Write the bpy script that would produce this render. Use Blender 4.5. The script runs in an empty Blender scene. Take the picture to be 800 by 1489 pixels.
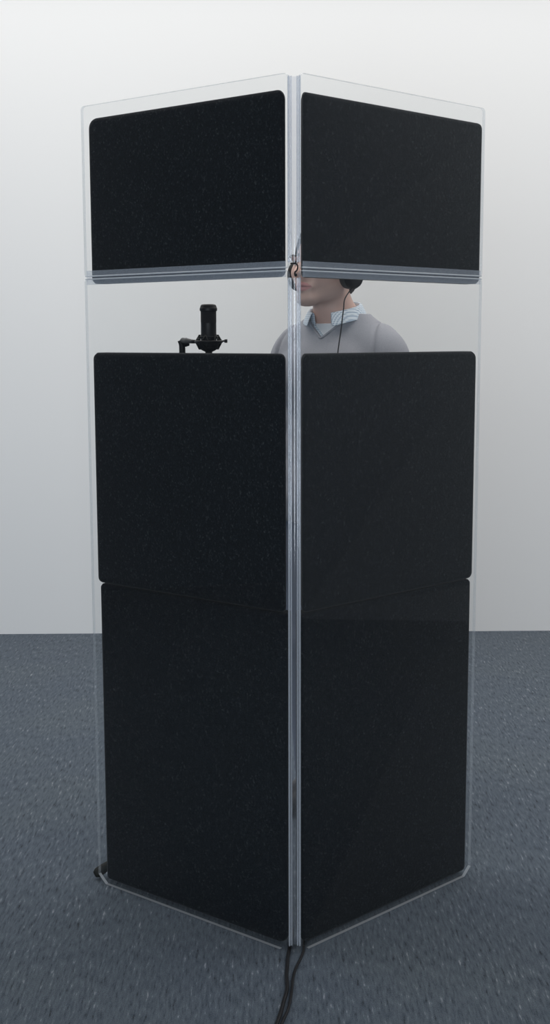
import bpy, bmesh, math
import numpy as np
from mathutils import Matrix, Vector

SC = bpy.context.scene
COL = SC.collection
PI = math.pi
R = math.radians

# ------------------------------------------------------------------ helpers
def obj(name, me, mat=None, parent=None, smooth=False):
    if isinstance(me, bmesh.types.BMesh):
        bm = me
        bmesh.ops.recalc_face_normals(bm, faces=bm.faces[:])
        me = bpy.data.meshes.new(name); bm.to_mesh(me); bm.free()
    o = bpy.data.objects.new(name, me); COL.objects.link(o)
    mats = mat if isinstance(mat, (list, tuple)) else ([mat] if mat else [])
    for m in mats: me.materials.append(m)
    if smooth: me.polygons.foreach_set('use_smooth', [True]*len(me.polygons))
    if parent: o.parent = parent
    return o

def tag(o, label, cat, group=None):
    o['label'] = label; o['category'] = cat
    if group: o['group'] = group
    return o

def thing(name, label, cat, loc=(0, 0, 0), rotz=0, group=None):
    o = bpy.data.objects.new(name, None); COL.objects.link(o)
    o.empty_display_size = .1
    o.location = loc; o.rotation_euler = (0, 0, rotz)
    return tag(o, label, cat, group)

def struct(name, bm, mat):
    o = obj(name, bm, mat); o['kind'] = 'structure'; return o

def add_box(bm, c, s, mat_index=0):
    r = bmesh.ops.create_cube(bm, size=1)
    for v in r['verts']:
        v.co = Vector((v.co.x*s[0]+c[0], v.co.y*s[1]+c[1], v.co.z*s[2]+c[2]))
    return r['verts']

def catmull(pts, n=8):
    P = [Vector(p) for p in pts]
    P = [P[0]*2-P[1]] + P + [P[-1]*2-P[-2]]
    out = []
    for i in range(1, len(P)-2):
        a, b, c, d = P[i-1:i+3]
        for k in range(n):
            t = k/n
            out.append(.5*((2*b)+(c-a)*t+(2*a-5*b+4*c-d)*t*t+(3*b-a-3*c+d)*t**3))
    out.append(P[-2].copy())
    return out

def add_tube(bm, pts, r, seg=10, closed=False):
    pts = [Vector(p) for p in pts]; n = len(pts)
    rad = r if isinstance(r, (list, tuple)) else [r]*n
    rings = []; up = None
    for i, p in enumerate(pts):
        if closed: t = pts[(i+1) % n]-pts[i-1]
        else: t = pts[min(i+1, n-1)]-pts[max(i-1, 0)]
        t.normalize()
        if up is None:
            up = Vector((0, 0, 1)) if abs(t.z) < .9 else Vector((1, 0, 0))
        a = up-t*up.dot(t)
        if a.length < 1e-5: a = t.orthogonal()
        a.normalize(); up = a; b = t.cross(a)
        rings.append([bm.verts.new(p+(a*math.cos(2*PI*k/seg)+b*math.sin(2*PI*k/seg))*rad[i]) for k in range(seg)])
    m = n if closed else n-1
    for i in range(m):
        A, B = rings[i], rings[(i+1) % n]
        for k in range(seg):
            bm.faces.new((A[k], A[(k+1) % seg], B[(k+1) % seg], B[k]))
    if not closed:
        bm.faces.new(rings[0][::-1]); bm.faces.new(rings[-1])

def add_lathe(bm, prof, c=(0, 0, 0), seg=40, M=None):
    """prof: (radius, z) pairs; revolved round z, capped at both ends."""
    rings = []
    for r, z in prof:
        ring = []
        for k in range(seg):
            p = Vector((r*math.cos(2*PI*k/seg), r*math.sin(2*PI*k/seg), z))
            if M: p = M @ p
            ring.append(bm.verts.new(p+Vector(c)))
        rings.append(ring)
    for A, B in zip(rings, rings[1:]):
        for k in range(seg):
            bm.faces.new((A[k], A[(k+1) % seg], B[(k+1) % seg], B[k]))
    bm.faces.new(rings[0][::-1]); bm.faces.new(rings[-1])

def smooth_by_angle(o, deg=35):
    me = o.data
    me.polygons.foreach_set('use_smooth', [True]*len(me.polygons))
    try: me.set_sharp_from_angle(angle=R(deg))
    except Exception: pass
    return o

# ------------------------------------------------------------------ materials
def nodes(name):
    m = bpy.data.materials.new(name); m.use_nodes = True
    nt = m.node_tree; nt.nodes.clear()
    out = nt.nodes.new('ShaderNodeOutputMaterial')
    return m, nt, out

def N(nt, t, **kw):
    n = nt.nodes.new(t)
    for k, v in kw.items():
        if k in n.inputs: n.inputs[k].default_value = v
        else: setattr(n, k, v)
    return n

def pbr(name, col, rough=.6, bump=0, bscale=200, spec=.5, var=0, metallic=0):
    m, nt, out = nodes(name)
    b = N(nt, 'ShaderNodeBsdfPrincipled', Roughness=rough, Metallic=metallic)
    b.inputs['Base Color'].default_value = (*col, 1)
    b.inputs['Specular IOR Level'].default_value = spec
    nt.links.new(b.outputs[0], out.inputs[0])
    if bump or var:
        tc = N(nt, 'ShaderNodeTexCoord'); nz = N(nt, 'ShaderNodeTexNoise', Scale=bscale, Detail=4.)
        nt.links.new(tc.outputs['Object'], nz.inputs['Vector'])
        if bump:
            bp = N(nt, 'ShaderNodeBump', Strength=bump, Distance=.002)
            nt.links.new(nz.outputs[0], bp.inputs['Height']); nt.links.new(bp.outputs[0], b.inputs['Normal'])
        if var:
            cr = N(nt, 'ShaderNodeValToRGB')
            cr.color_ramp.elements[0].position = .3; cr.color_ramp.elements[1].position = .7
            cr.color_ramp.elements[0].color = (*[c*(1-var) for c in col], 1)
            cr.color_ramp.elements[1].color = (*[c*(1+var) for c in col], 1)
            nt.links.new(nz.outputs[0], cr.inputs[0]); nt.links.new(cr.outputs[0], b.inputs['Base Color'])
    return m

def mat_wall():
    m, nt, out = nodes('painted_wall')
    b = N(nt, 'ShaderNodeBsdfPrincipled', Roughness=.75)
    b.inputs['Specular IOR Level'].default_value = .15
    b.inputs['Base Color'].default_value = (.80, .80, .795, 1)
    tc = N(nt, 'ShaderNodeTexCoord'); nz = N(nt, 'ShaderNodeTexNoise', Scale=90., Detail=5.)
    bp = N(nt, 'ShaderNodeBump', Strength=.05, Distance=.002)
    nt.links.new(tc.outputs['Object'], nz.inputs['Vector'])
    nt.links.new(nz.outputs[0], bp.inputs['Height']); nt.links.new(bp.outputs[0], b.inputs['Normal'])
    nt.links.new(b.outputs[0], out.inputs[0]); return m

def mat_carpet():
    m, nt, out = nodes('flecked_carpet')
    b = N(nt, 'ShaderNodeBsdfPrincipled', Roughness=.95)
    b.inputs['Specular IOR Level'].default_value = .1
    b.inputs['Sheen Weight'].default_value = .22; b.inputs['Sheen Roughness'].default_value = .45
    tc = N(nt, 'ShaderNodeTexCoord')
    mp = N(nt, 'ShaderNodeMapping'); mp.inputs['Scale'].default_value = (150, 21, 1); mp.inputs['Rotation'].default_value = (0, 0, R(5))
    n1 = N(nt, 'ShaderNodeTexNoise', Scale=1., Detail=4., Roughness=.65)
    mp2 = N(nt, 'ShaderNodeMapping'); mp2.inputs['Scale'].default_value = (1, 1, 1)
    n2 = N(nt, 'ShaderNodeTexNoise', Scale=2.2, Detail=3.)
    n3 = N(nt, 'ShaderNodeTexNoise', Scale=420., Detail=2.)
    for a, c in ((tc, mp), (tc, mp2)): nt.links.new(a.outputs['Object'], c.inputs['Vector'])
    nt.links.new(mp.outputs[0], n1.inputs['Vector'])
    nt.links.new(mp2.outputs[0], n2.inputs['Vector']); nt.links.new(mp2.outputs[0], n3.inputs['Vector'])
    cr = N(nt, 'ShaderNodeValToRGB'); e = cr.color_ramp.elements
    e[0].position = .31; e[0].color = (.010, .014, .020, 1)
    e[1].position = .70; e[1].color = (.27, .29, .33, 1)
    for pos, c in ((.40, (.051, .069, .093)), (.52, (.076, .097, .124)), (.62, (.094, .118, .145))):
        q = e.new(pos); q.color = (*c, 1)
    nt.links.new(n1.outputs[0], cr.inputs[0])
    mx = N(nt, 'ShaderNodeMix', data_type='RGBA', blend_type='MULTIPLY')
    mx.inputs[0].default_value = 1
    cr2 = N(nt, 'ShaderNodeValToRGB'); cr2.color_ramp.elements[0].color = (.80, .80, .80, 1); cr2.color_ramp.elements[1].color = (1.2, 1.2, 1.2, 1)
    cr2.color_ramp.elements[0].position = .3; cr2.color_ramp.elements[1].position = .7
    nt.links.new(n3.outputs[0], cr2.inputs[0])
    nt.links.new(cr.outputs[0], mx.inputs[6]); nt.links.new(cr2.outputs[0], mx.inputs[7])
    mx2 = N(nt, 'ShaderNodeMix', data_type='RGBA', blend_type='MULTIPLY'); mx2.inputs[0].default_value = 1
    cr3 = N(nt, 'ShaderNodeValToRGB'); cr3.color_ramp.elements[0].color = (.93, .94, .96, 1); cr3.color_ramp.elements[1].color = (1.05, 1.04, 1.0, 1)
    cr3.color_ramp.elements[0].position = .35; cr3.color_ramp.elements[1].position = .65
    nt.links.new(n2.outputs[0], cr3.inputs[0]); nt.links.new(mx.outputs[2], mx2.inputs[6]); nt.links.new(cr3.outputs[0], mx2.inputs[7])
    nt.links.new(mx2.outputs[2], b.inputs['Base Color'])
    ad = N(nt, 'ShaderNodeMath', operation='ADD'); nt.links.new(n1.outputs[0], ad.inputs[0]); nt.links.new(n3.outputs[0], ad.inputs[1])
    bp = N(nt, 'ShaderNodeBump', Strength=.5, Distance=.004)
    nt.links.new(ad.outputs[0], bp.inputs['Height']); nt.links.new(bp.outputs[0], b.inputs['Normal'])
    nt.links.new(b.outputs[0], out.inputs[0]); return m

def mat_felt(name, base, fleck):
    m, nt, out = nodes(name)
    b = N(nt, 'ShaderNodeBsdfPrincipled', Roughness=.95)
    b.inputs['Specular IOR Level'].default_value = .1
    b.inputs['Sheen Weight'].default_value = .05; b.inputs['Sheen Roughness'].default_value = .5
    tc = N(nt, 'ShaderNodeTexCoord')
    n1 = N(nt, 'ShaderNodeTexNoise', Scale=230., Detail=3., Roughness=.65)
    n2 = N(nt, 'ShaderNodeTexNoise', Scale=6., Detail=3.)
    mp = N(nt, 'ShaderNodeMapping'); mp.inputs['Scale'].default_value = (1, 1, .8)
    nt.links.new(tc.outputs['Object'], mp.inputs['Vector'])
    nt.links.new(mp.outputs[0], n1.inputs['Vector']); nt.links.new(tc.outputs['Object'], n2.inputs['Vector'])
    cr = N(nt, 'ShaderNodeValToRGB'); e = cr.color_ramp.elements
    e[0].position = .35; e[0].color = (*[c*.7 for c in base], 1)
    e[1].position = .60; e[1].color = (*[c*1.25 for c in base], 1)
    q = e.new(.70); q.color = (*fleck, 1)
    nt.links.new(n1.outputs[0], cr.inputs[0])
    cr2 = N(nt, 'ShaderNodeValToRGB'); cr2.color_ramp.elements[0].color = (.85, .85, .85, 1); cr2.color_ramp.elements[1].color = (1.15, 1.15, 1.15, 1)
    nt.links.new(n2.outputs[0], cr2.inputs[0])
    mx = N(nt, 'ShaderNodeMix', data_type='RGBA', blend_type='MULTIPLY'); mx.inputs[0].default_value = 1
    nt.links.new(cr.outputs[0], mx.inputs[6]); nt.links.new(cr2.outputs[0], mx.inputs[7])
    nt.links.new(mx.outputs[2], b.inputs['Base Color'])
    bp = N(nt, 'ShaderNodeBump', Strength=.35, Distance=.002)
    nt.links.new(n1.outputs[0], bp.inputs['Height']); nt.links.new(bp.outputs[0], b.inputs['Normal'])
    nt.links.new(b.outputs[0], out.inputs[0]); return m

def mat_clear(name, tint=(.985, .99, .99), ior=1.49, gain=.7, haze=0., haze_col=(.8, .85, .9), rough=.0):
    """Clear thin plastic: lets light straight through, mirrors by Fresnel, may carry a little haze."""
    m, nt, out = nodes(name)
    tr = N(nt, 'ShaderNodeBsdfTransparent'); tr.inputs[0].default_value = (*tint, 1)
    gl = N(nt, 'ShaderNodeBsdfGlossy', Roughness=rough)
    # Schlick's Fresnel curve, the same from both sides of the surface
    f0 = ((ior-1)/(ior+1))**2
    lw = N(nt, 'ShaderNodeLayerWeight', Blend=.5)
    pw = N(nt, 'ShaderNodeMath', operation='POWER'); pw.inputs[1].default_value = 5
    nt.links.new(lw.outputs['Facing'], pw.inputs[0])
    mu = N(nt, 'ShaderNodeMath', operation='MULTIPLY_ADD'); mu.inputs[1].default_value = (1-f0)*gain; mu.inputs[2].default_value = f0*gain
    nt.links.new(pw.outputs[0], mu.inputs[0])
    base = tr
    if haze:
        df = N(nt, 'ShaderNodeBsdfDiffuse'); df.inputs[0].default_value = (*haze_col, 1)
        tl = N(nt, 'ShaderNodeBsdfTranslucent'); tl.inputs[0].default_value = (*haze_col, 1)
        m1 = N(nt, 'ShaderNodeMixShader'); m1.inputs[0].default_value = .4
        nt.links.new(df.outputs[0], m1.inputs[1]); nt.links.new(tl.outputs[0], m1.inputs[2])
        m2 = N(nt, 'ShaderNodeMixShader'); m2.inputs[0].default_value = haze
        nt.links.new(tr.outputs[0], m2.inputs[1]); nt.links.new(m1.outputs[0], m2.inputs[2])
        base = m2
    mx = N(nt, 'ShaderNodeMixShader')
    nt.links.new(mu.outputs[0], mx.inputs[0]); nt.links.new(base.outputs[0], mx.inputs[1]); nt.links.new(gl.outputs[0], mx.inputs[2])
    nt.links.new(mx.outputs[0], out.inputs[0]); return m

def mat_shirt():
    m, nt, out = nodes('checked_shirt_cotton')
    b = N(nt, 'ShaderNodeBsdfPrincipled', Roughness=.85); b.inputs['Specular IOR Level'].default_value = .2
    tc = N(nt, 'ShaderNodeTexCoord'); prev = None
    for ax in ((1, 0, 0), (0, 0, 1)):
        mp = N(nt, 'ShaderNodeMapping')
        w = N(nt, 'ShaderNodeTexWave', Scale=62., Distortion=.6); w.wave_type = 'BANDS'
        w.bands_direction = 'X' if ax[0] else 'Z'
        mp.inputs['Rotation'].default_value = (0, 0, R(25))
        nt.links.new(tc.outputs['Object'], mp.inputs['Vector']); nt.links.new(mp.outputs[0], w.inputs['Vector'])
        if prev is None: prev = w
        else:
            mu = N(nt, 'ShaderNodeMath', operation='ADD'); nt.links.new(prev.outputs[1], mu.inputs[0]); nt.links.new(w.outputs[1], mu.inputs[1])
            hf = N(nt, 'ShaderNodeMath', operation='MULTIPLY'); hf.inputs[1].default_value = .5
            nt.links.new(mu.outputs[0], hf.inputs[0])
    cr = N(nt, 'ShaderNodeValToRGB'); cr.color_ramp.elements[0].color = (.34, .44, .56, 1); cr.color_ramp.elements[1].color = (.80, .86, .91, 1)
    cr.color_ramp.elements[0].position = .15; cr.color_ramp.elements[1].position = .6
    nt.links.new(hf.outputs[0], cr.inputs[0]); nt.links.new(cr.outputs[0], b.inputs['Base Color'])
    nt.links.new(b.outputs[0], out.inputs[0]); return m

def mat_skin():
    m, nt, out = nodes('skin')
    b = N(nt, 'ShaderNodeBsdfPrincipled', Roughness=.5); b.inputs['Specular IOR Level'].default_value = .3
    at = N(nt, 'ShaderNodeVertexColor', layer_name='tone')
    nt.links.new(at.outputs[0], b.inputs['Base Color'])
    tc = N(nt, 'ShaderNodeTexCoord'); nz = N(nt, 'ShaderNodeTexNoise', Scale=300.)
    bp = N(nt, 'ShaderNodeBump', Strength=.08, Distance=.001)
    nt.links.new(tc.outputs['Object'], nz.inputs['Vector']); nt.links.new(nz.outputs[0], bp.inputs['Height']); nt.links.new(bp.outputs[0], b.inputs['Normal'])
    nt.links.new(b.outputs[0], out.inputs[0]); return m

M_WALL, M_CARPET = mat_wall(), mat_carpet()
M_FELT = mat_felt('charcoal_felt', (.0050, .0066, .0086), (.036, .040, .042))
M_FELT2 = M_FELT
M_ACR = mat_clear('clear_acrylic', gain=.8)
M_EDGE = mat_clear('acrylic_cut_edge', tint=(.86, .88, .90), gain=.6, haze=.20, haze_col=(.82, .86, .90), rough=.15)
M_RIDGE = mat_clear('clear_ridge', tint=(.93, .94, .95), gain=1.0, haze=.55, haze_col=(.88, .90, .93), rough=.1)
M_STRIP = mat_clear('clear_joining_strip', tint=(.95, .96, .97), gain=1.0, haze=.19, haze_col=(.75, .82, .92), rough=.12)
M_BEAD = mat_clear('clear_hinge_bead', tint=(.965, .97, .98), gain=1.0, haze=.25, haze_col=(.80, .85, .92), rough=.14)
M_WEB = mat_clear('clear_hinge_web', tint=(.93, .94, .96), gain=.8, haze=.04, haze_col=(.80, .85, .92), rough=.1)
M_BLACK = pbr('black_metal', (.006, .006, .007), .5, spec=.25)
M_MATTE = pbr('black_matte_plastic', (.007, .007, .008), .6, spec=.2)
M_GRILLE = pbr('black_grille_mesh', (.007, .007, .008), .6, bump=.8, bscale=900, spec=.2)
M_RUBBER = pbr('black_rubber', (.012, .013, .012), .7, spec=.3)
M_CABLE = pbr('black_cable_rubber', (.009, .009, .011), .5, spec=.4)
M_CUSH = pbr('black_leatherette', (.02, .021, .02), .55, bump=.2, bscale=400)
M_SKIN = mat_skin()
M_HAIR = pbr('dark_brown_hair', (.018, .014, .012), .6, bump=.9, bscale=260, var=.5)
M_SWEAT = pbr('grey_knit', (.37, .375, .41), .9, bump=.35, bscale=420, spec=.1, var=.07)
M_SHIRT = mat_shirt()
M_TEE = pbr('white_cotton', (.86, .88, .90), .85, bump=.1, bscale=500, spec=.1)
M_TROU = pbr('blue_grey_trouser_cloth', (.22, .25, .32), .85, bump=.2, bscale=500, spec=.1)
M_SHOE = pbr('dark_leather', (.02, .015, .012), .45)
M_EYE = pbr('eye_white', (.75, .74, .72), .2)

# ------------------------------------------------------------------ setting
bm = bmesh.new(); add_box(bm, (0, 2.6, -.02), (8.4, 7.4, .04)); struct('floor', bm, M_CARPET)
bm = bmesh.new(); add_box(bm, (0, .05, 1.55), (8.4, .10, 3.10))
o = struct('wall_back', bm, M_WALL); o.location = (0, 5.794, 0); o.rotation_euler.z = R(.8)

bm = bmesh.new(); add_box(bm, (3.5, 2.3, 1.55), (.10, 6.8, 3.10)); struct('wall_right', bm, pbr('grey_painted_wall', (.28, .305, .335), .8, spec=.1, bump=.05, bscale=90))

# ------------------------------------------------------------------ booth panels
W = .612
PL = dict(loc=(.0278, 2.6726), a=.6631, side='left')
PR = dict(loc=(.0558, 2.6733), a=.7479, side='right')
def frame(P):
    """local x = outward along the panel, local y = into the booth; left panel is mirrored in x."""
    return (P['loc'][0], P['loc'][1], 0), (-P['a'] if P['side'] == 'left' else P['a'])
def sx(P, s): return -s if P['side'] == 'left' else s

def poly_outline(w, z0, z1, cb_in, cb_out, ct, seg=5):
    """outline in (s,z): chamfered lower corners cb_*, rounded upper corners ct"""
    pts = []
    def arc(cx, cz, r, a0, a1):
        for k in range(seg+1):
            a = a0+(a1-a0)*k/seg
            pts.append((cx+r*math.cos(a), cz+r*math.sin(a)))
    if cb_in > .012: pts += [(0, z0+cb_in*.85), (cb_in, z0)]
    else: arc(cb_in, z0+cb_in, cb_in, PI*1.0, PI*1.5)
    if cb_out > .012: pts += [(w-cb_out, z0), (w, z0+cb_out*.85)]
    else: arc(w-cb_out, z0+cb_out, cb_out, PI*1.5, PI*2)
    arc(w-ct, z1-ct, ct, 0, PI/2); arc(ct, z1-ct, ct, PI/2, PI)
    return pts

def acrylic(P, label, z0, z1, cb):
    loc, rz = frame(P)
    t = thing('acrylic_panel', label, 'panel', (loc[0], loc[1], z0), rz, 'clear acrylic panels of the booth')
    pts = poly_outline(W, 0, z1-z0, cb, cb, .010)
    bm = bmesh.new(); th = .0085
    A = [bm.verts.new((sx(P, s), 0, z)) for s, z in pts]
    B = [bm.verts.new((sx(P, s), th, z)) for s, z in pts]
    bm.faces.new(A); bm.faces.new(B)
    obj('sheet', bm, M_ACR, t)
    bm = bmesh.new()
    A = [bm.verts.new((sx(P, s), 0, z)) for s, z in pts]
    B = [bm.verts.new((sx(P, s), th, z)) for s, z in pts]
    n = len(pts)
    for i in range(n): bm.faces.new((A[i], A[(i+1) % n], B[(i+1) % n], B[i]))
    bmesh.ops.recalc_face_normals(bm, faces=bm.faces[:])
    for f in bm.faces: f.material_index = 1 if f.calc_center_median().z < .0255 and z0 < .1 else 0
    e = obj('polished_edge', bm, [M_EDGE, M_RIDGE], t)
    e['label'] = 'pale polished cut edge'
    return t

ZS = 1.524; ZT = 1.921
acrylic(PL, 'tall clear acrylic panel standing on the carpet, left face of the booth', .002, ZS-.0015, .025)
acrylic(PR, 'tall clear acrylic panel standing on the carpet, right face of the booth', .002, ZS-.0015, .025)
acrylic(PL, 'short clear acrylic panel stacked on top of the left face of the booth', ZS+.0015, ZT, .009)
acrylic(PR, 'short clear acrylic panel stacked on top of the right face of the booth', ZS+.0015, ZT, .009)

def foam(P, label, s0, s1, z0, z1, off, th, rc, soft, rtop=None, rnotch=None, mit=.90):
    loc, rz = frame(P)
    pts = []; seg = 6
    w, h = s1-s0, z1-z0
    rt = rc if rtop is None else rtop
    rn = rc if rnotch is None else rnotch
    for cx, cz, a0, r in ((w-rc, rc, -PI/2, rc), (w-rt, h-rt, 0, rt), (rt, h-rt, PI/2, rt), (rn, rn, PI, rn)):
        for k in range(seg+1):
            a = a0+PI/2*k/seg; pts.append((cx+r*math.cos(a), cz+r*math.sin(a)))
    # front face slightly pillowed at its rim: three rings
    bm = bmesh.new(); cx, cz = w/2, h/2
    rings = []
    for inset, y in ((soft, 0), (soft*.3, soft*.3), (0, soft), (0, th-soft), (soft, th)):
        ring = []
        for s, z in pts:
            fx = (w/2-inset)/(w/2); fz = (h/2-inset)/(h/2)
            mitre = y*mit*max(0, 1-s/.20)          # the inner end is cut on a mitre so the two faces meet
            ring.append(bm.verts.new((sx(P, s0+cx+(s-cx)*fx+mitre), off+y, cz+(z-cz)*fz)))
        rings.append(ring)
    n = len(pts)
    for A, B in zip(rings, rings[1:]):
        for i in range(n): bm.faces.new((A[i], A[(i+1) % n], B[(i+1) % n], B[i]))
    bm.faces.new(rings[0]); bm.faces.new(rings[-1][::-1])
    o = obj('acoustic_foam_panel', bm, M_FELT)
    smooth_by_angle(o, 50)
    o.location = (loc[0], loc[1], z0); o.rotation_euler.z = rz
    return tag(o, label, 'acoustic panel', 'dark felt absorber panels behind the acrylic')

FO = .0105
foam(PL, 'charcoal felt absorber behind the short upper acrylic, left side, above the microphone', .012, .603, 1.5105, 1.894, FO, .050, .010, .010, .022)
foam(PR, 'charcoal felt absorber behind the short upper acrylic, right side, hiding the person’s eyes', .013, .621, 1.5095, 1.889, FO, .050, .012, .010, .012)
foam(PL, 'charcoal felt absorber of the middle row on the left face, just below the microphone', .012, .605, .781, 1.347, FO, .050, .012, .010, .014)
foam(PR, 'charcoal felt absorber of the middle row on the right face, below the person’s chest', .013, .614, .780, 1.347, FO, .050, .014, .010, .016)
foam(PL, 'charcoal felt absorber standing on the carpet behind the left face of the booth', .014, .600, .008, .779, FO+.004, .046, .008, .008, None, .026, .39)
foam(PR, 'charcoal felt absorber standing on the carpet behind the right face of the booth', .014, .611, .008, .778, FO+.004, .046, .008, .008, None, .026, .56)

def strip(P, label):
    """clear H-shaped channel that joins the upper sheet to the lower one"""
    loc, rz = frame(P)
    t = thing('joining_channel', label, 'joining strip', (loc[0], loc[1], ZS), rz, 'clear joining channels between the panel rows')
    x0, x1 = .004, W-.010
    def slab(z0, z1, y0, y1):
        bm = bmesh.new()
        vs = add_box(bm, (sx(P, (x0+x1)/2), (y0+y1)/2, (z0+z1)/2), (x1-x0, y1-y0, z1-z0)); return bm
    obj('upper_flange', slab(.0004, .0165, -.003, -.0006), M_STRIP, t)
    obj('lower_flange', slab(-.0165, -.0004, -.003, -.0006), M_STRIP, t)
    bm = bmesh.new()
    for z in (-.0035, .0035):
        add_tube(bm, [(sx(P, x0-.002), -.0028, z), (sx(P, x1+.004), -.0028, z)], .0016, 8)
    smooth_by_angle(obj('ridge', bm, M_RIDGE, t), 60)
    return t
strip(PL, 'clear plastic channel joining the upper and lower panels along the left face')
strip(PR, 'clear plastic channel joining the upper and lower panels along the right face')

# hinges fill the gap between the two inner edges
def hinge(label, z0, z1):
    cx, cy = .0418, 2.677
    t = thing('hinge_strip', label, 'hinge', (cx, cy, z0), 0, 'clear hinge strips down the front corner')
    h = z1-z0
    for s in (-1, 1):
        bm = bmesh.new()
        # channel gripping the sheet edge: two walls and a round bead
        for dx, r in ((.0116, .0021), (.0066, .0017)):
            add_tube(bm, [(s*dx, -.001+(.0122-dx)*.4, 0), (s*dx, -.001+(.0122-dx)*.4, h)], r, 14)
        smooth_by_angle(obj('bead', bm, M_BEAD, t), 60)
        bm = bmesh.new()
        add_box(bm, (s*.0095, .0035, h/2), (.0072, .0012, h))
        obj('channel_wall', bm, M_WEB, t)
    bm = bmesh.new()
    prof = [(-.0066, .004), (-.003, .0062), (0, .0068), (.003, .0062), (.0066, .004)]
    for (xa, ya), (xb, yb) in zip(prof, prof[1:]):
        v = [bm.verts.new(p) for p in ((xa, ya, 0), (xb, yb, 0), (xb, yb, h), (xa, ya, h),
                                       (xa, ya+.001, 0), (xb, yb+.001, 0), (xb, yb+.001, h), (xa, ya+.001, h))]
        for f in ((0, 1, 2, 3), (5, 4, 7, 6)): bm.faces.new([v[i] for i in f])
    bmesh.ops.remove_doubles(bm, verts=bm.verts[:], dist=1e-5)
    obj('flexible_web', bm, M_WEB, t, True)
    return t
hinge('long clear hinge strip down the front corner, between the two tall panels', .016, ZS-.018)
hinge('short clear hinge strip at the top of the front corner, between the two upper panels', ZS+.014, ZT-.006)

# small dark clip in the gap between the two hinge strips
t = thing('corner_clip', 'small black hooked clip in the gap between the upper and lower hinge strips', 'clip', (.0418, 2.676, ZS-.016))
bm = bmesh.new()
add_tube(bm, catmull([(-.008, 0, .0275), (-.002, -.001, .0278), (.005, -.001, .026), (.0075, 0, .020), (.0055, 0, .013), (.002, .001, .010), (.0015, .001, .004), (.0035, .0015, .001)], 6), .0016, 8)
obj('hook', bm, M_BLACK, t, True)
bm = bmesh.new(); add_box(bm, (.0035, .0015, .0035), (.005, .003, .006)); bmesh.ops.bevel(bm, geom=bm.edges[:], offset=.0008, segments=2, affect='EDGES')
obj('peg', bm, M_MATTE, t)

# ------------------------------------------------------------------ microphone on its stand
mx, my = -.1603, 3.08
t = thing('microphone', 'black large condenser microphone held upright in the shock mount above the left panel', 'microphone', (mx, my, 1.375))
bm = bmesh.new(); add_lathe(bm, [(.0150, -.004), (.0185, 0), (.0195, .004), (.0195, .014), (.0188, .016), (.0188, .040), (.0188, .042)]); smooth_by_angle(obj('body', bm, M_BLACK, t))
bm = bmesh.new(); add_lathe(bm, [(.0186, .042), (.0190, .044), (.0190, .070), (.0186, .071)]); smooth_by_angle(obj('grille', bm, M_GRILLE, t))
bm = bmesh.new(); add_lathe(bm, [(.0195, .0705), (.0212, .0715), (.0214, .0770), (.0202, .0790), (.0185, .0845), (.0160, .0865), (.0120, .0872)]); smooth_by_angle(obj('top_cap', bm, M_BLACK, t), 25)
bm = bmesh.new(); add_lathe(bm, [(.0080, -.046), (.0085, -.045), (.0085, -.028), (.0150, -.0235)]); smooth_by_angle(obj('connector', bm, M_BLACK, t))

t = thing('shock_mount', 'black spider shock mount with side knob gripping the microphone', 'shock mount', (mx, my, 1.352))
def ring_pts(r, z, n=40): return [(r*math.cos(2*PI*k/n), r*math.sin(2*PI*k/n), z) for k in range(n)]
bm = bmesh.new(); add_tube(bm, ring_pts(.0318, .020), .0032, 10, True); obj('outer_ring', bm, M_BLACK, t, True)
bm = bmesh.new(); add_tube(bm, ring_pts(.0222, .031), .0024, 8, True); add_tube(bm, ring_pts(.0222, .005), .0024, 8, True)
for k in range(6):
    a = 2*PI*k/6+.26
    add_tube(bm, [(.0222*math.cos(a), .0222*math.sin(a), z) for z in (.001, .037)], .0021, 8)
obj('cradle', bm, M_MATTE, t, True)
bm = bmesh.new(); add_lathe(bm, [(.0095, -.0035), (.0135, -.0025), (.0200, .0015), (.0245, .010), (.0252, .017), (.0225, .0185)]); smooth_by_angle(obj('basket', bm, M_MATTE, t))
bm = bmesh.new()
for k in range(6):
    a = 2*PI*k/6+.26
    for da in (-.3, .3):
        o_ = (.0325*math.cos(a+da), .0325*math.sin(a+da), .020)
        add_tube(bm, [(.0235*math.cos(a), .0235*math.sin(a), .036), o_, (.0235*math.cos(a), .0235*math.sin(a), .002)], .0017, 6)
obj('elastic_cord', bm, M_RUBBER, t, True)
bm = bmesh.new(); add_lathe(bm, [(.0020, .033), (.0022, .038), (.0042, .0385), (.0044, .045), (.0035, .0455)], (0, 0, .0215), 16, Matrix.Rotation(PI/2, 4, 'Y')); smooth_by_angle(obj('tightening_knob', bm, M_BLACK, t))
bm = bmesh.new(); add_tube(bm, [(-.031, .004, .020), (-.042, .022, .0205), (-.056, .060, .0222), (-.0705, .104, .0225)], [.0042, .0050, .0062, .0075], 10); obj('side_arm', bm, M_BLACK, t, True)

px, py = -.2335, 3.19
t = thing('microphone_stand', 'black tripod microphone stand behind the left panel, one foot poking past its corner', 'microphone stand', (px, py, 0))
bm = bmesh.new(); add_tube(bm, catmull([(-.006, 0, 1.375), (0, 0, 1.36), (0, 0, 1.33), (-.002, 0, 1.30)], 5), [.0055+.0025*min(1, k/6) for k in range(16)], 14)
add_tube(bm, [(-.002, 0, 1.31), (0, 0, .72)], .0078, 14); smooth_by_angle(obj('upper_tube', bm, M_BLACK, t))
bm = bmesh.new(); add_lathe(bm, [(.0080, 0), (.0105, .002), (.0105, .012), (.0070, .014)], (.004, -.004, 1.368), 18, Matrix.Rotation(R(72), 4, 'Y')); smooth_by_angle(obj('swivel', bm, M_MATTE, t))
bm = bmesh.new(); add_tube(bm, [(0, 0, .78), (0, 0, .16)], .0112, 16); smooth_by_angle(obj('lower_tube', bm, M_BLACK, t))
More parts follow.
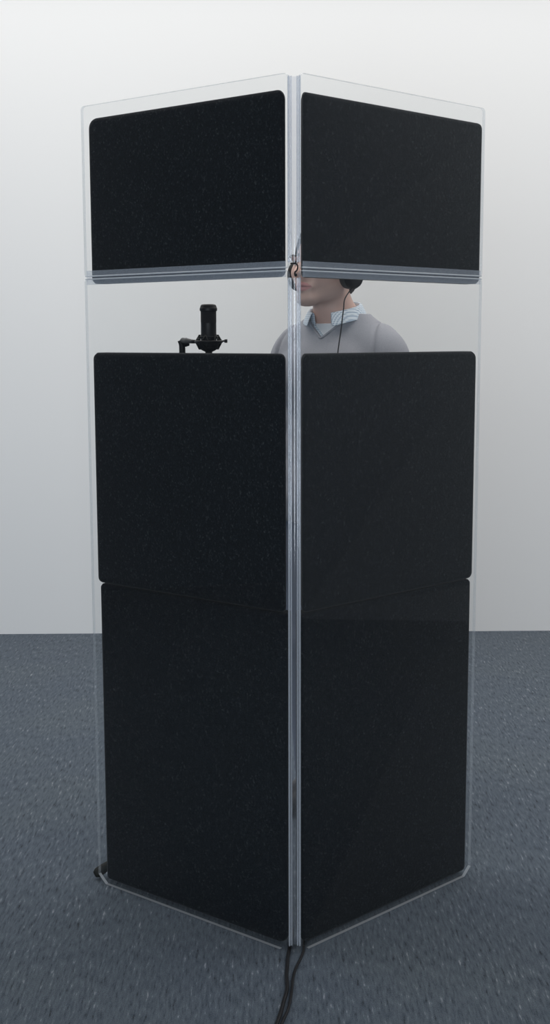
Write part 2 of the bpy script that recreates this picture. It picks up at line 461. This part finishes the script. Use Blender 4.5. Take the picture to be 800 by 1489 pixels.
bm = bmesh.new(); add_lathe(bm, [(.0135, .74), (.0165, .745), (.0165, .79), (.0130, .80)]); smooth_by_angle(obj('clutch', bm, M_MATTE, t))
bm = bmesh.new(); add_lathe(bm, [(.0160, .12), (.0240, .125), (.0240, .170), (.0140, .185)]); smooth_by_angle(obj('leg_hub', bm, M_MATTE, t))
for az in (208, 330, 88):
    d = Vector((math.cos(R(az)), math.sin(R(az)), 0))
    bm = bmesh.new(); add_tube(bm, [d*.018+Vector((0, 0, .15)), d*.250+Vector((0, 0, .020))], .0065, 12)
    lg = obj('leg', bm, M_BLACK, t); smooth_by_angle(lg)
    bm = bmesh.new(); add_tube(bm, [d*.222+Vector((0, 0, .036)), d*.239+Vector((0, 0, .026)), d*.257+Vector((0, 0, .0165)), d*.2645+Vector((0, 0, .0135))], [.0085, .0125, .0130, .0075], 14)
    f = obj('rubber_foot', bm, M_RUBBER, lg); smooth_by_angle(f, 60)

# ------------------------------------------------------------------ cables
def cable(label, pts, r, plug=None):
    z0 = pts[-1]
    t = thing('audio_cable', label, 'cable', (pts[-1][0], pts[-1][1], 0))
    off = Vector((pts[-1][0], pts[-1][1], 0))
    bm = bmesh.new(); add_tube(bm, [p-off for p in catmull(pts, 8)], r, 10)
    obj('cord', bm, M_CABLE, t, True)
    bm = bmesh.new(); a = Vector(plug[0])-off; b = Vector(plug[1])-off
    add_tube(bm, [a, a.lerp(b, .1), a.lerp(b, .85), b], [.004, plug[2], plug[2], .0045], 12)
    smooth_by_angle(obj('plug', bm, M_BLACK, t), 40)
    return t
c1 = .0045
cable('black microphone cable running straight out from under the front corner, left of the other', [
    (mx, my, 1.262), (mx+.002, my+.004, 1.22), (mx+.01, my+.04, 1.0), (-.09, 3.12, .5), (-.05, 3.08, .12), (-.02, 2.98, .008), (.02, 2.86, c1),
    (.036, 2.78, c1), (.0325, 2.712, c1), (.026, 2.65, c1), (.0245, 2.615, c1), (.022, 2.568, c1), (.0225, 2.51, c1), (.014, 2.449, c1), (.002, 2.378, c1), (-.03, 2.24, c1), (-.10, 2.05, c1), (-.22, 1.85, c1)], .0042,
    ((mx, my, 1.3285), (mx, my, 1.262), .0088))
c2 = .0036
cable('thinner black headphone extension cable curving out from under the right side of the front corner', [
    (.15, 3.16, c2), (.13, 3.06, c2), (.10, 2.90, c2), (.070, 2.78, c2), (.063, 2.712, c2), (.0625, 2.682, c2), (.055, 2.644, c2), (.043, 2.598, c2), (.036, 2.553, c2), (.0320, 2.496, c2),
    (.0245, 2.43, c2), (.012, 2.378, c2), (-.018, 2.24, c2), (-.085, 2.05, c2), (-.19, 1.85, c2)], .0030,
    ((.168, 3.215, c2+.0008), (.15, 3.16, c2+.0008), .0044))

# ------------------------------------------------------------------ the man: one continuous body from a signed distance field
def axis(segs):
    out = []
    for a, b, st in segs:
        n = max(1, int(round((b-a)/st))); out += list(np.linspace(a, b, n, endpoint=False))
    out.append(segs[-1][1]); return np.array(out, dtype=np.float32)
class Field:
    def __init__(s, xs, ys, zs):
        s.x, s.y, s.z = xs, ys, zs
        s.F = np.full((len(xs), len(ys), len(zs)), .12, dtype=np.float32)
    def block(s, lo, hi, pad):
        i = []
        for ax, a, b in zip((s.x, s.y, s.z), lo, hi):
            i.append(slice(max(0, np.searchsorted(ax, a-pad)-1), np.searchsorted(ax, b+pad)+1))
        X, Y, Z = np.meshgrid(s.x[i[0]], s.y[i[1]], s.z[i[2]], indexing='ij', sparse=True)
        return tuple(i), X, Y, Z
    def merge(s, idx, d, k):
        F = s.F[idx]
        h = np.clip(.5+.5*(F-d)/max(k, 1e-5), 0, 1)
        s.F[idx] = F*(1-h)+d*h-k*h*(1-h)
    def cone(s, a, b, ra, rb, k=.02):
        a = np.array(a, float); b = np.array(b, float)
        lo = np.minimum(a, b)-max(ra, rb); hi = np.maximum(a, b)+max(ra, rb)
        idx, X, Y, Z = s.block(lo, hi, .07)
        ab = b-a; L2 = ab@ab+1e-9
        t = np.clip(((X-a[0])*ab[0]+(Y-a[1])*ab[1]+(Z-a[2])*ab[2])/L2, 0, 1)
        d = np.sqrt((X-a[0]-ab[0]*t)**2+(Y-a[1]-ab[1]*t)**2+(Z-a[2]-ab[2]*t)**2)-(ra+(rb-ra)*t)
        s.merge(idx, d.astype(np.float32), k)
    def ell(s, c, r, k=.02, rz=0):
        m = max(r); idx, X, Y, Z = s.block(np.array(c)-m, np.array(c)+m, .07)
        ca, sa = math.cos(rz), math.sin(rz)
        dx, dy, dz = X-c[0], Y-c[1], Z-c[2]
        ux, uy = dx*ca+dy*sa, -dx*sa+dy*ca
        k0 = np.sqrt((ux/r[0])**2+(uy/r[1])**2+(dz/r[2])**2)
        k1 = np.sqrt((ux/r[0]**2)**2+(uy/r[1]**2)**2+(dz/r[2]**2)**2)+1e-6
        s.merge(idx, (k0*(k0-1)/k1).astype(np.float32), k)

def surface_nets(F, xs, ys, zs):
    S = F < 0
    c = np.zeros([n-1 for n in F.shape], dtype=np.uint8)
    for i in (0, 1):
        for j in (0, 1):
            for k in (0, 1):
                c += S[i:i+c.shape[0], j:j+c.shape[1], k:k+c.shape[2]]
    I = np.argwhere((c > 0) & (c < 8))
    vid = np.full(c.shape, -1, dtype=np.int64); vid[tuple(I.T)] = np.arange(len(I))
    acc = np.zeros((len(I), 3)); cnt = np.zeros(len(I))
    corner = [(i, j, k) for i in (0, 1) for j in (0, 1) for k in (0, 1)]
    for a in corner:
        for ax in range(3):
            if a[ax]: continue
            b = list(a); b[ax] = 1
            ia = I+np.array(a); ib = I+np.array(b)
            fa = F[tuple(ia.T)].astype(float); fb = F[tuple(ib.T)].astype(float)
            msk = (fa < 0) != (fb < 0)
            t = np.where(msk, fa/np.where(msk, fa-fb, 1), 0)
            pa = np.stack([xs[ia[:, 0]], ys[ia[:, 1]], zs[ia[:, 2]]], 1); pb = np.stack([xs[ib[:, 0]], ys[ib[:, 1]], zs[ib[:, 2]]], 1)
            acc[msk] += (pa+(pb-pa)*t[:, None])[msk]; cnt[msk] += 1
    V = acc/cnt[:, None]
    Q = []
    for ax in range(3):
        o1, o2 = (ax+1) % 3, (ax+2) % 3
        sl0 = [slice(1, -1)]*3; sl1 = [slice(1, -1)]*3
        sl0[ax] = slice(0, -1); sl1[ax] = slice(1, None)
        A, B = S[tuple(sl0)], S[tuple(sl1)]
        E = np.argwhere(A != B); fl = A[tuple(E.T)]
        base = E.copy(); base[:, o1] += 1; base[:, o2] += 1
        q = []
        for d1, d2 in ((-1, -1), (0, -1), (0, 0), (-1, 0)):
            p = base.copy(); p[:, o1] += d1; p[:, o2] += d2
            q.append(vid[tuple(p.T)])
        q = np.stack(q, 1); q[~fl] = q[~fl][:, ::-1]
        Q.append(q)
    Q = np.concatenate(Q); Q = Q[(Q >= 0).all(1)]
    return V, Q

def mesh_np(name, V, Q):
    me = bpy.data.meshes.new(name)
    me.vertices.add(len(V)); me.vertices.foreach_set('co', V.astype(np.float32).ravel())
    me.loops.add(len(Q)*4); me.loops.foreach_set('vertex_index', Q.astype(np.int32).ravel())
    me.polygons.add(len(Q)); me.polygons.foreach_set('loop_start', np.arange(len(Q), dtype=np.int32)*4)
    me.polygons.foreach_set('use_smooth', np.ones(len(Q), dtype=bool))
    me.update(calc_edges=True); me.validate(); return me

def keep_big(V, Q, n=1):
    return V, Q

XS = axis([(-.33, -.24, .006), (-.24, -.10, .0036), (-.10, .10, .0028), (.10, .24, .0036), (.24, .33, .006)])
YS = axis([(-.27, -.16, .006), (-.16, .03, .0028), (.03, .20, .005)])
ZS_ = axis([(-.01, 1.22, .0065), (1.22, 1.36, .004), (1.36, 1.46, .0034), (1.46, 1.56, .0025), (1.56, 1.74, .0045)])
HY = R(-8)                       # head turned a little further than the chest
HC = np.array([-.015, -.050])
def hp(x, y, z):
    ca, sa = math.cos(HY), math.sin(HY)
    return (HC[0]+x*ca-y*sa, HC[1]+x*sa+y*ca, z)

def torso(F):
    F.ell((0, .005, 1.24), (.150, .108, .17), .04)
    F.cone((-.118, .012, 1.338), (.118, .012, 1.338), .052, .052, .05)
    F.ell((0, .0, 1.05), (.140, .103, .17), .05)
    F.ell((0, .012, .93), (.155, .112, .11), .05)
    for s in (-1, 1):
        F.cone((s*.030, .018, 1.436), (s*.125, .014, 1.338), .034, .044, .04)
        F.ell((s*.062, -.065, 1.27), (.065, .035, .06), .04)
def arms(F, hand=True):
    for s in (-1, 1):
        F.ell((s*.142, .012, 1.320), (.048, .050, .056), .04)
        F.cone((s*.155, .012, 1.305), (s*.205, .030, 1.08), .045, .037, .03)
        F.cone((s*.205, .030, 1.08), (s*.222, -.055, .86), .039, .026, .02)
        if not hand: continue
        F.ell((s*.222, -.070, .80), (.017, .040, .050), .02)
        for j, (y, L) in enumerate(((-.103, .070), (-.081, .080), (-.059, .074), (-.040, .058))):
            a = (s*.222, y, .765); b = (s*.218, y-.006, .765-L*.5); c = (s*.205, y-.008, .765-L*.95)
            F.cone(a, b, .0088, .0080, .004); F.cone(b, c, .0080, .0068, .003)
        F.cone((s*.216, -.095, .835), (s*.206, -.122, .795), .013, .0105, .008); F.cone((s*.206, -.122, .795), (s*.202, -.128, .765), .0105, .008, .004)
def legs(F, foot=True):
    for s in (-1, 1):
        F.cone((s*.080, .012, .90), (s*.092, .0, .50), .084, .055, .04)
        F.cone((s*.092, .0, .50), (s*.098, .025, .10), .056, .038, .02)
        F.ell((s*.095, .035, .36), (.050, .052, .12), .03)
        if foot:
            F.cone((s*.098, .045, .045), (s*.108, -.13, .032), .034, .026, .02); F.ell((s*.106, -.09, .035), (.043, .07, .026), .02)
def neckp(F):
    F.cone((0, .008, 1.37), (-.004, -.012, 1.46), .058, .051, .03)
    F.cone((-.004, -.012, 1.46), (-.008, -.026, 1.53), .051, .052, .02)
def head(F):
    q = HY
    F.ell(hp(0, .022, 1.605), (.074, .090, .085), .03, q)
    F.ell(hp(0, -.032, 1.552), (.058, .054, .076), .03, q)
    for s in (-1, 1):
        F.cone(hp(s*.046, .004, 1.512), hp(s*.016, -.064, 1.488), .021, .018, .016)
        F.ell(hp(s*.036, -.052, 1.557), (.024, .024, .022), .02, q)
        F.ell(hp(s*.074, .010, 1.570), (.008, .017, .028), .008, q)
        F.ell(hp(s*.030, -.078, 1.600), (.022, .012, .007), .012, q)       # brow
    for s in (-1, 1): F.cone(hp(s*.018, -.082, 1.5925), hp(s*.041, -.075, 1.5905), .0045, .0045, .006)   # upper lids
    F.ell(hp(0, -.069, 1.486), (.021, .018, .0165), .02, q)               # chin
    F.ell(hp(0, -.074, 1.520), (.028, .016, .020), .016, q)               # mouth mound
    F.cone(hp(0, -.078, 1.592), hp(0, -.106, 1.556), .0075, .0115, .014)  # nose
    for s in (-1, 1): F.ell(hp(s*.013, -.092, 1.5505), (.0085, .011, .0085), .006, q)
    for s in (-1, 1):
        F.cone(hp(s*.028, -.0755, 1.5185), hp(s*.006, -.0915, 1.5245), .0030, .0052, .004)
        F.cone(hp(s*.006, -.0915, 1.5245), hp(0, -.0915, 1.5235), .0052, .0048, .004)
        F.cone(hp(s*.027, -.0755, 1.5165), hp(0, -.0895, 1.5125), .0030, .0066, .0035)

def grid(): return Field(XS, YS, ZS_)
PX, PY, PYAW = .174, 3.55, R(-34)
man = thing('person', 'person in a grey V-neck sweater and checked shirt wearing headphones, standing inside the booth', 'person', (PX, PY, 0), PYAW)

F = grid(); torso(F); arms(F); legs(F); neckp(F); head(F)
V, Q = surface_nets(F.F, XS, YS, ZS_)
me = mesh_np('body', V, Q)
# skin tones: base, stubble on the jaw, lips
ca, sa = math.cos(HY), math.sin(HY)
hx = (V[:, 0]-HC[0])*ca+(V[:, 1]-HC[1])*sa; hy = -(V[:, 0]-HC[0])*sa+(V[:, 1]-HC[1])*ca; hz = V[:, 2]
base = np.array([.68, .455, .385]); stub = np.array([.47, .335, .29]); lip = np.array([.58, .29, .28])
col = np.tile(base, (len(V), 1))
def sst(a, b, x):
    t = np.clip((x-a)/(b-a), 0, 1); return t*t*(3-2*t)
w_st = sst(1.535, 1.510, hz)*sst(1.455, 1.475, hz)*sst(.035, -.02, hy)
w_st = np.maximum(w_st, sst(1.545, 1.538, hz)*sst(1.527, 1.532, hz)*sst(.034, .024, np.abs(hx))*(hy < -.06)*.6)
col = col*(1-w_st[:, None]*.75)+stub*w_st[:, None]*.75
lc = 1.5185-.0*hx
w_lp = ((np.abs(hx) < .0285) & (hy < -.066) & (np.abs(hz-1.5185) < .0118*(1-(np.abs(hx)/.031)**2)+.0005)).astype(float)
col = col*(1-w_lp[:, None])+lip*w_lp[:, None]
w_ln = np.exp(-((hz-1.5182)/.0014)**2)*(np.abs(hx) < .028)*(hy < -.066)
col = col*(1-w_ln[:, None]*.55)
w_br = ((np.abs(np.abs(hx)-.031) < .019) & (np.abs(hz-1.604) < .005) & (hy < -.06)).astype(float)
col = col*(1-w_br[:, None])+np.array([.03, .022, .018])*w_br[:, None]
at = me.color_attributes.new('tone', 'FLOAT_COLOR', 'POINT')
at.data.foreach_set('color', np.concatenate([col, np.ones((len(V), 1))], 1).astype(np.float32).ravel())
body = obj('body', me, M_SKIN, man, True)
for s in (-1, 1):
    bm = bmesh.new(); bmesh.ops.create_uvsphere(bm, u_segments=16, v_segments=12, radius=.0115)
    e = obj('eye', bm, M_EYE, man, True); e.location = hp(s*.030, -.0715, 1.585)
    bm = bmesh.new(); bmesh.ops.create_uvsphere(bm, u_segments=16, v_segments=8, radius=.0052)
    for v in bm.verts: v.co.y *= .35
    ir = obj('iris', bm, M_HAIR, e, True); ir.location = (0, -.0102, 0); e.rotation_euler.z = HY

G = np.meshgrid(XS, YS, ZS_, indexing='ij', sparse=True)
gx, gy, gz = G
def sm(a, b, x):
    t = np.clip((x-a)/(b-a), 0, 1); return t*t*(3-2*t)
# undershirt and shirt front, seen in the V of the sweater
F = grid(); torso(F); neckp(F); T = F.F
f = np.maximum(T-.0040, gz-(1.420+.35*np.maximum(gy+.05, 0)))
f = np.maximum(f, 1.15-gz)
V, Q = surface_nets(f, XS, YS, ZS_)
obj('undershirt', mesh_np('undershirt', V, Q), M_TEE, man)
F = grid(); torso(F); neckp(F); arms(F, False); A = F.F
open_v = 1.384+.9*np.abs(gx-.002)
cut = (1-sm(-.055, -.02, gy))*open_v+sm(-.055, -.02, gy)*1.448
f = np.maximum(np.maximum(A-.0085, (gz-cut)*.75), .90-gz)
V, Q = surface_nets(f, XS, YS, ZS_)
obj('shirt', mesh_np('shirt', V, Q), M_SHIRT, man)
# sweater
F.ell((0, .012, .93), (.155, .112, .11), .05); legs(F, False); A = F.F
open_v = 1.380+.85*np.abs(gx)
cut = (1-sm(-.065, .0, gy))*open_v+sm(-.065, .0, gy)*1.446
seam = np.abs(gx)-(.135+.10*(1.36-gz)+.25*np.abs(gy-.01))
A2 = A-.0155+.0050*np.exp(-(seam/.0050)**2)-.0035*np.exp(-((seam-.016)/.012)**2)*(gz > 1.22)-.0016*np.sin(gz*95+gx*60)*sm(1.34, 1.25, gz)
f = np.maximum(np.maximum(A2, (gz-cut)*.75), .862-gz)
V, Q = surface_nets(f, XS, YS, ZS_)
sw = obj('sweater', mesh_np('sweater', V, Q), M_SWEAT, man)
# ribbed neckband follows the V
def ray_surface(fx, fy0, fz, field, off):
    """front surface y of a field at (x, z)"""
    i = int(np.argmin(abs(XS-fx))); k = int(np.argmin(abs(ZS_-fz)))
    colm = field[i, :, k]-off
    j = np.argmax(colm < 0)
    if j == 0: return fy0
    a, b = colm[j-1], colm[j]; t = a/(a-b)
    return YS[j-1]+(YS[j]-YS[j-1])*t
pts = []
for x in np.linspace(-.062, .062, 25):
    z = 1.3780+.85*abs(x)
    if abs(x) < .004: z = 1.3795
    pts.append((x, float(ray_surface(x, -.05, z, A, .0155))-.0002, z))
bm = bmesh.new(); add_tube(bm, pts, .0032, 8); obj('neckband', bm, M_SWEAT, sw, True)
# trousers
F = grid(); legs(F, False); F.ell((0, .012, .93), (.155, .112, .11), .05); F.ell((0, .0, 1.0), (.140, .103, .08), .05)
f = np.maximum(np.maximum(F.F-.011, gz-.93), .055-gz)
V, Q = surface_nets(f, XS, YS, ZS_)
obj('trousers', mesh_np('trousers', V, Q), M_TROU, man)
for s in (-1, 1):
    F = grid(); F.cone((s*.098, .045, .045), (s*.108, -.13, .032), .034, .026, .02); F.ell((s*.106, -.09, .035), (.043, .07, .026), .02)
    F.cone((s*.098, .035, .05), (s*.098, .03, .10), .036, .038, .02)
    f = np.maximum(np.maximum(F.F-.009, gz-.095), -gz+.001)
    V, Q = surface_nets(f, XS, YS, ZS_); obj('shoe', mesh_np('shoe', V, Q), M_SHOE, man)
# hair
F = grid(); F.ell(hp(0, .024, 1.608), (.082, .098, .093), .03, HY)
F.ell(hp(0, .075, 1.545), (.058, .040, .055), .03, HY)
ux = (gx-HC[0])*ca+(gy-HC[1])*sa; uy = -(gx-HC[0])*sa+(gy-HC[1])*ca
hl = 1.645-np.clip((uy+.055)/.10, 0, 1)*.142
f = np.maximum(F.F, (hl-gz)*.6)
f = f+.0010*np.sin(ux*420+gz*160)*np.sin(gz*330+uy*260)
V, Q = surface_nets(f, XS, YS, ZS_)
obj('hair', mesh_np('hair', V, Q), M_HAIR, man)
# shirt collar: stand plus folded leaf
bm = bmesh.new(); rows = []
nphi = 48
for i in range(nphi+1):
    u = i/nphi; ph = R(24)+u*R(312)              # from the front, round the back
    fr = max(0, math.cos(ph))                     # 1 at the front, 0 at the sides and back
    bk = (1-math.cos(ph))/2
    cy = -.006-.006*fr
    ztop = 1.443+.036*bk**.8
    rx, ry = .0635, .067
    dx, dy = math.sin(ph), -math.cos(ph)
    edge = min(u, 1-u)*2                          # 0 at the two points
    tip = max(0, 1-edge/.30)
    drop = .032+.004*tip**1.5
    out = .024-.004*tip
    prof = [(-.002, -.034), (0., -.012), (.001, 0.), (.005, .0035), (.0095, 0.), (.5*out+.006, -drop*.5), (out, -drop)]
    row = []
    for k, (dr, dz) in enumerate(prof):
        sway = .006*tip*max(0, k-3)/3
        ax = (rx+dr)*dx; ay = cy+(ry+dr)*dy
        # points lean towards the middle of the chest edge
        row.append(bm.verts.new((ax+math.copysign(sway, dx), ay, ztop+dz)))
    rows.append(row)
for A_, B_ in zip(rows, rows[1:]):
    for k in range(len(A_)-1): bm.faces.new((A_[k], A_[k+1], B_[k+1], B_[k]))
co = obj('collar', bm, M_SHIRT, man, True)
so = co.modifiers.new('thickness', 'SOLIDIFY'); so.thickness = .0018; so.offset = 0
sb = co.modifiers.new('soft', 'SUBSURF'); sb.levels = 1; sb.render_levels = 1

# headphones (worn, so a thing of their own)
hw = Vector((PX, PY, 0))+Matrix.Rotation(PYAW, 3, 'Z') @ Vector(hp(0, 0, 0))
hph = thing('headphones', 'black closed-back headphones on the person’s head with a thin cord hanging over his chest', 'headphones', (hw.x, hw.y, 1.55), PYAW+HY)
for s in (-1, 1):
    Mx = Matrix.Rotation(s*PI/2, 4, 'Y')
    def sh(bm):
        for v in bm.verts:
            v.co.z *= 1.22
        return bm
    bm = bmesh.new(); add_lathe(bm, [(.026, .073), (.033, .075), (.0345, .083), (.033, .091), (.028, .092)], (0, 0, 0), 40, Mx)
    sh(bm); c = obj('ear_cushion', bm, M_CUSH, hph, True); c.location = (0, .010, .004)
    bm = bmesh.new(); add_lathe(bm, [(.030, .0915), (.034, .093), (.0345, .104), (.031, .112), (.020, .115), (.008, .1155)], (0, 0, 0), 40, Mx)
    sh(bm); c = obj('ear_cup', bm, M_MATTE, hph); smooth_by_angle(c, 30); c.location = (0, .010, .004)
bm = bmesh.new(); n = 30; rows = []
for i in range(n+1):
    a = PI*i/n
    for_w = []
    for wy, wr in ((-.012, 0), (.012, 0), (.012, .007), (-.012, .007)):
        rr = 1
        for_w.append(bm.verts.new(((.0935+wr)*math.cos(a), .010+wy, .045+(.112+wr)*math.sin(a))))
    rows.append(for_w)
for A_, B_ in zip(rows, rows[1:]):
    for k in range(4): bm.faces.new((A_[k], A_[(k+1) % 4], B_[(k+1) % 4], B_[k]))
bm.faces.new(rows[0]); bm.faces.new(rows[-1][::-1])
smooth_by_angle(obj('headband', bm, M_CUSH, hph), 40)
Mi = (Matrix.Translation((hw.x, hw.y, 1.55)) @ Matrix.Rotation(PYAW+HY, 4, 'Z')).inverted()
start = Mi.inverted() @ Vector((.100, .004, -.036))
cord = [tuple(start), (.1905, 3.425, 1.485), (.186, 3.415, 1.456), (.179, 3.405, 1.401), (.170, 3.395, 1.337), (.160, 3.375, 1.22), (.158, 3.36, 1.0), (.17, 3.35, .6), (.185, 3.33, .20), (.188, 3.30, .03), (.178, 3.25, .006), (.168, 3.217, .0045)]
bm = bmesh.new(); add_tube(bm, [Mi @ p for p in catmull(cord, 10)], .0017, 8)
obj('cord', bm, M_CABLE, hph, True)

# ------------------------------------------------------------------ light
def area(name, loc, rot, sx_, sy_, power, col):
    l = bpy.data.lights.new(name, 'AREA'); l.shape = 'RECTANGLE'; l.size = sx_; l.size_y = sy_
    l.energy = power; l.color = col
    o = bpy.data.objects.new(name, l); COL.objects.link(o); o.location = loc; o.rotation_euler = rot; return o
area('ceiling_lamp', (.35, 4.1, 3.06), (0, 0, 0), 6.5, 3.2, 128, (1, .972, .938))
area('added_front_fill', (2.2, .2, 3.06), (0, 0, 0), 2.4, 1.2, 28, (1, .97, .93))  # added fill from the right front, lifts the dark face; no fixture modelled
area('window_daylight', (-3.4, 4.3, 1.35), (0, R(-90), 0), 1.2, 1.6, 5, (.45, .72, 1))
area('added_face_fill', (-.7, -2.2, 1.02), (R(90), 0, R(-9)), 2.6, 1.9, 140, (.84, .92, 1))  # added low lamp behind the camera, brightens face, chest and hinge; no door there
w = bpy.data.worlds.new('room_ambient'); SC.world = w; w.use_nodes = True
bg = w.node_tree.nodes['Background']; bg.inputs[0].default_value = (.70, .83, 1, 1); bg.inputs[1].default_value = .10

# ------------------------------------------------------------------ camera
f_px, pitch, roll, H = 1821.46, .138186, -.002981, 1.38095
cam = bpy.data.cameras.new('camera'); co = bpy.data.objects.new('camera', cam); COL.objects.link(co)
fw = Vector((0, math.cos(pitch), -math.sin(pitch))); r = Vector((1, 0, 0)); u = r.cross(fw)
r2 = r*math.cos(roll)+u*math.sin(roll); u2 = -r*math.sin(roll)+u*math.cos(roll)
m = Matrix((r2, u2, -fw)).transposed().to_4x4(); m.translation = (0, 0, H)
co.matrix_world = m
cam.sensor_fit = 'VERTICAL'; cam.sensor_height = 36; cam.lens = 36*f_px/1489
cam.clip_start = .05
SC.camera = co

vs = SC.view_settings
vs.view_transform = 'Standard'; vs.look = 'None'; vs.exposure = 0; vs.gamma = 1; vs.use_curve_mapping = False
SC.cycles.transparent_max_bounces = 40
SC.cycles.max_bounces = 14
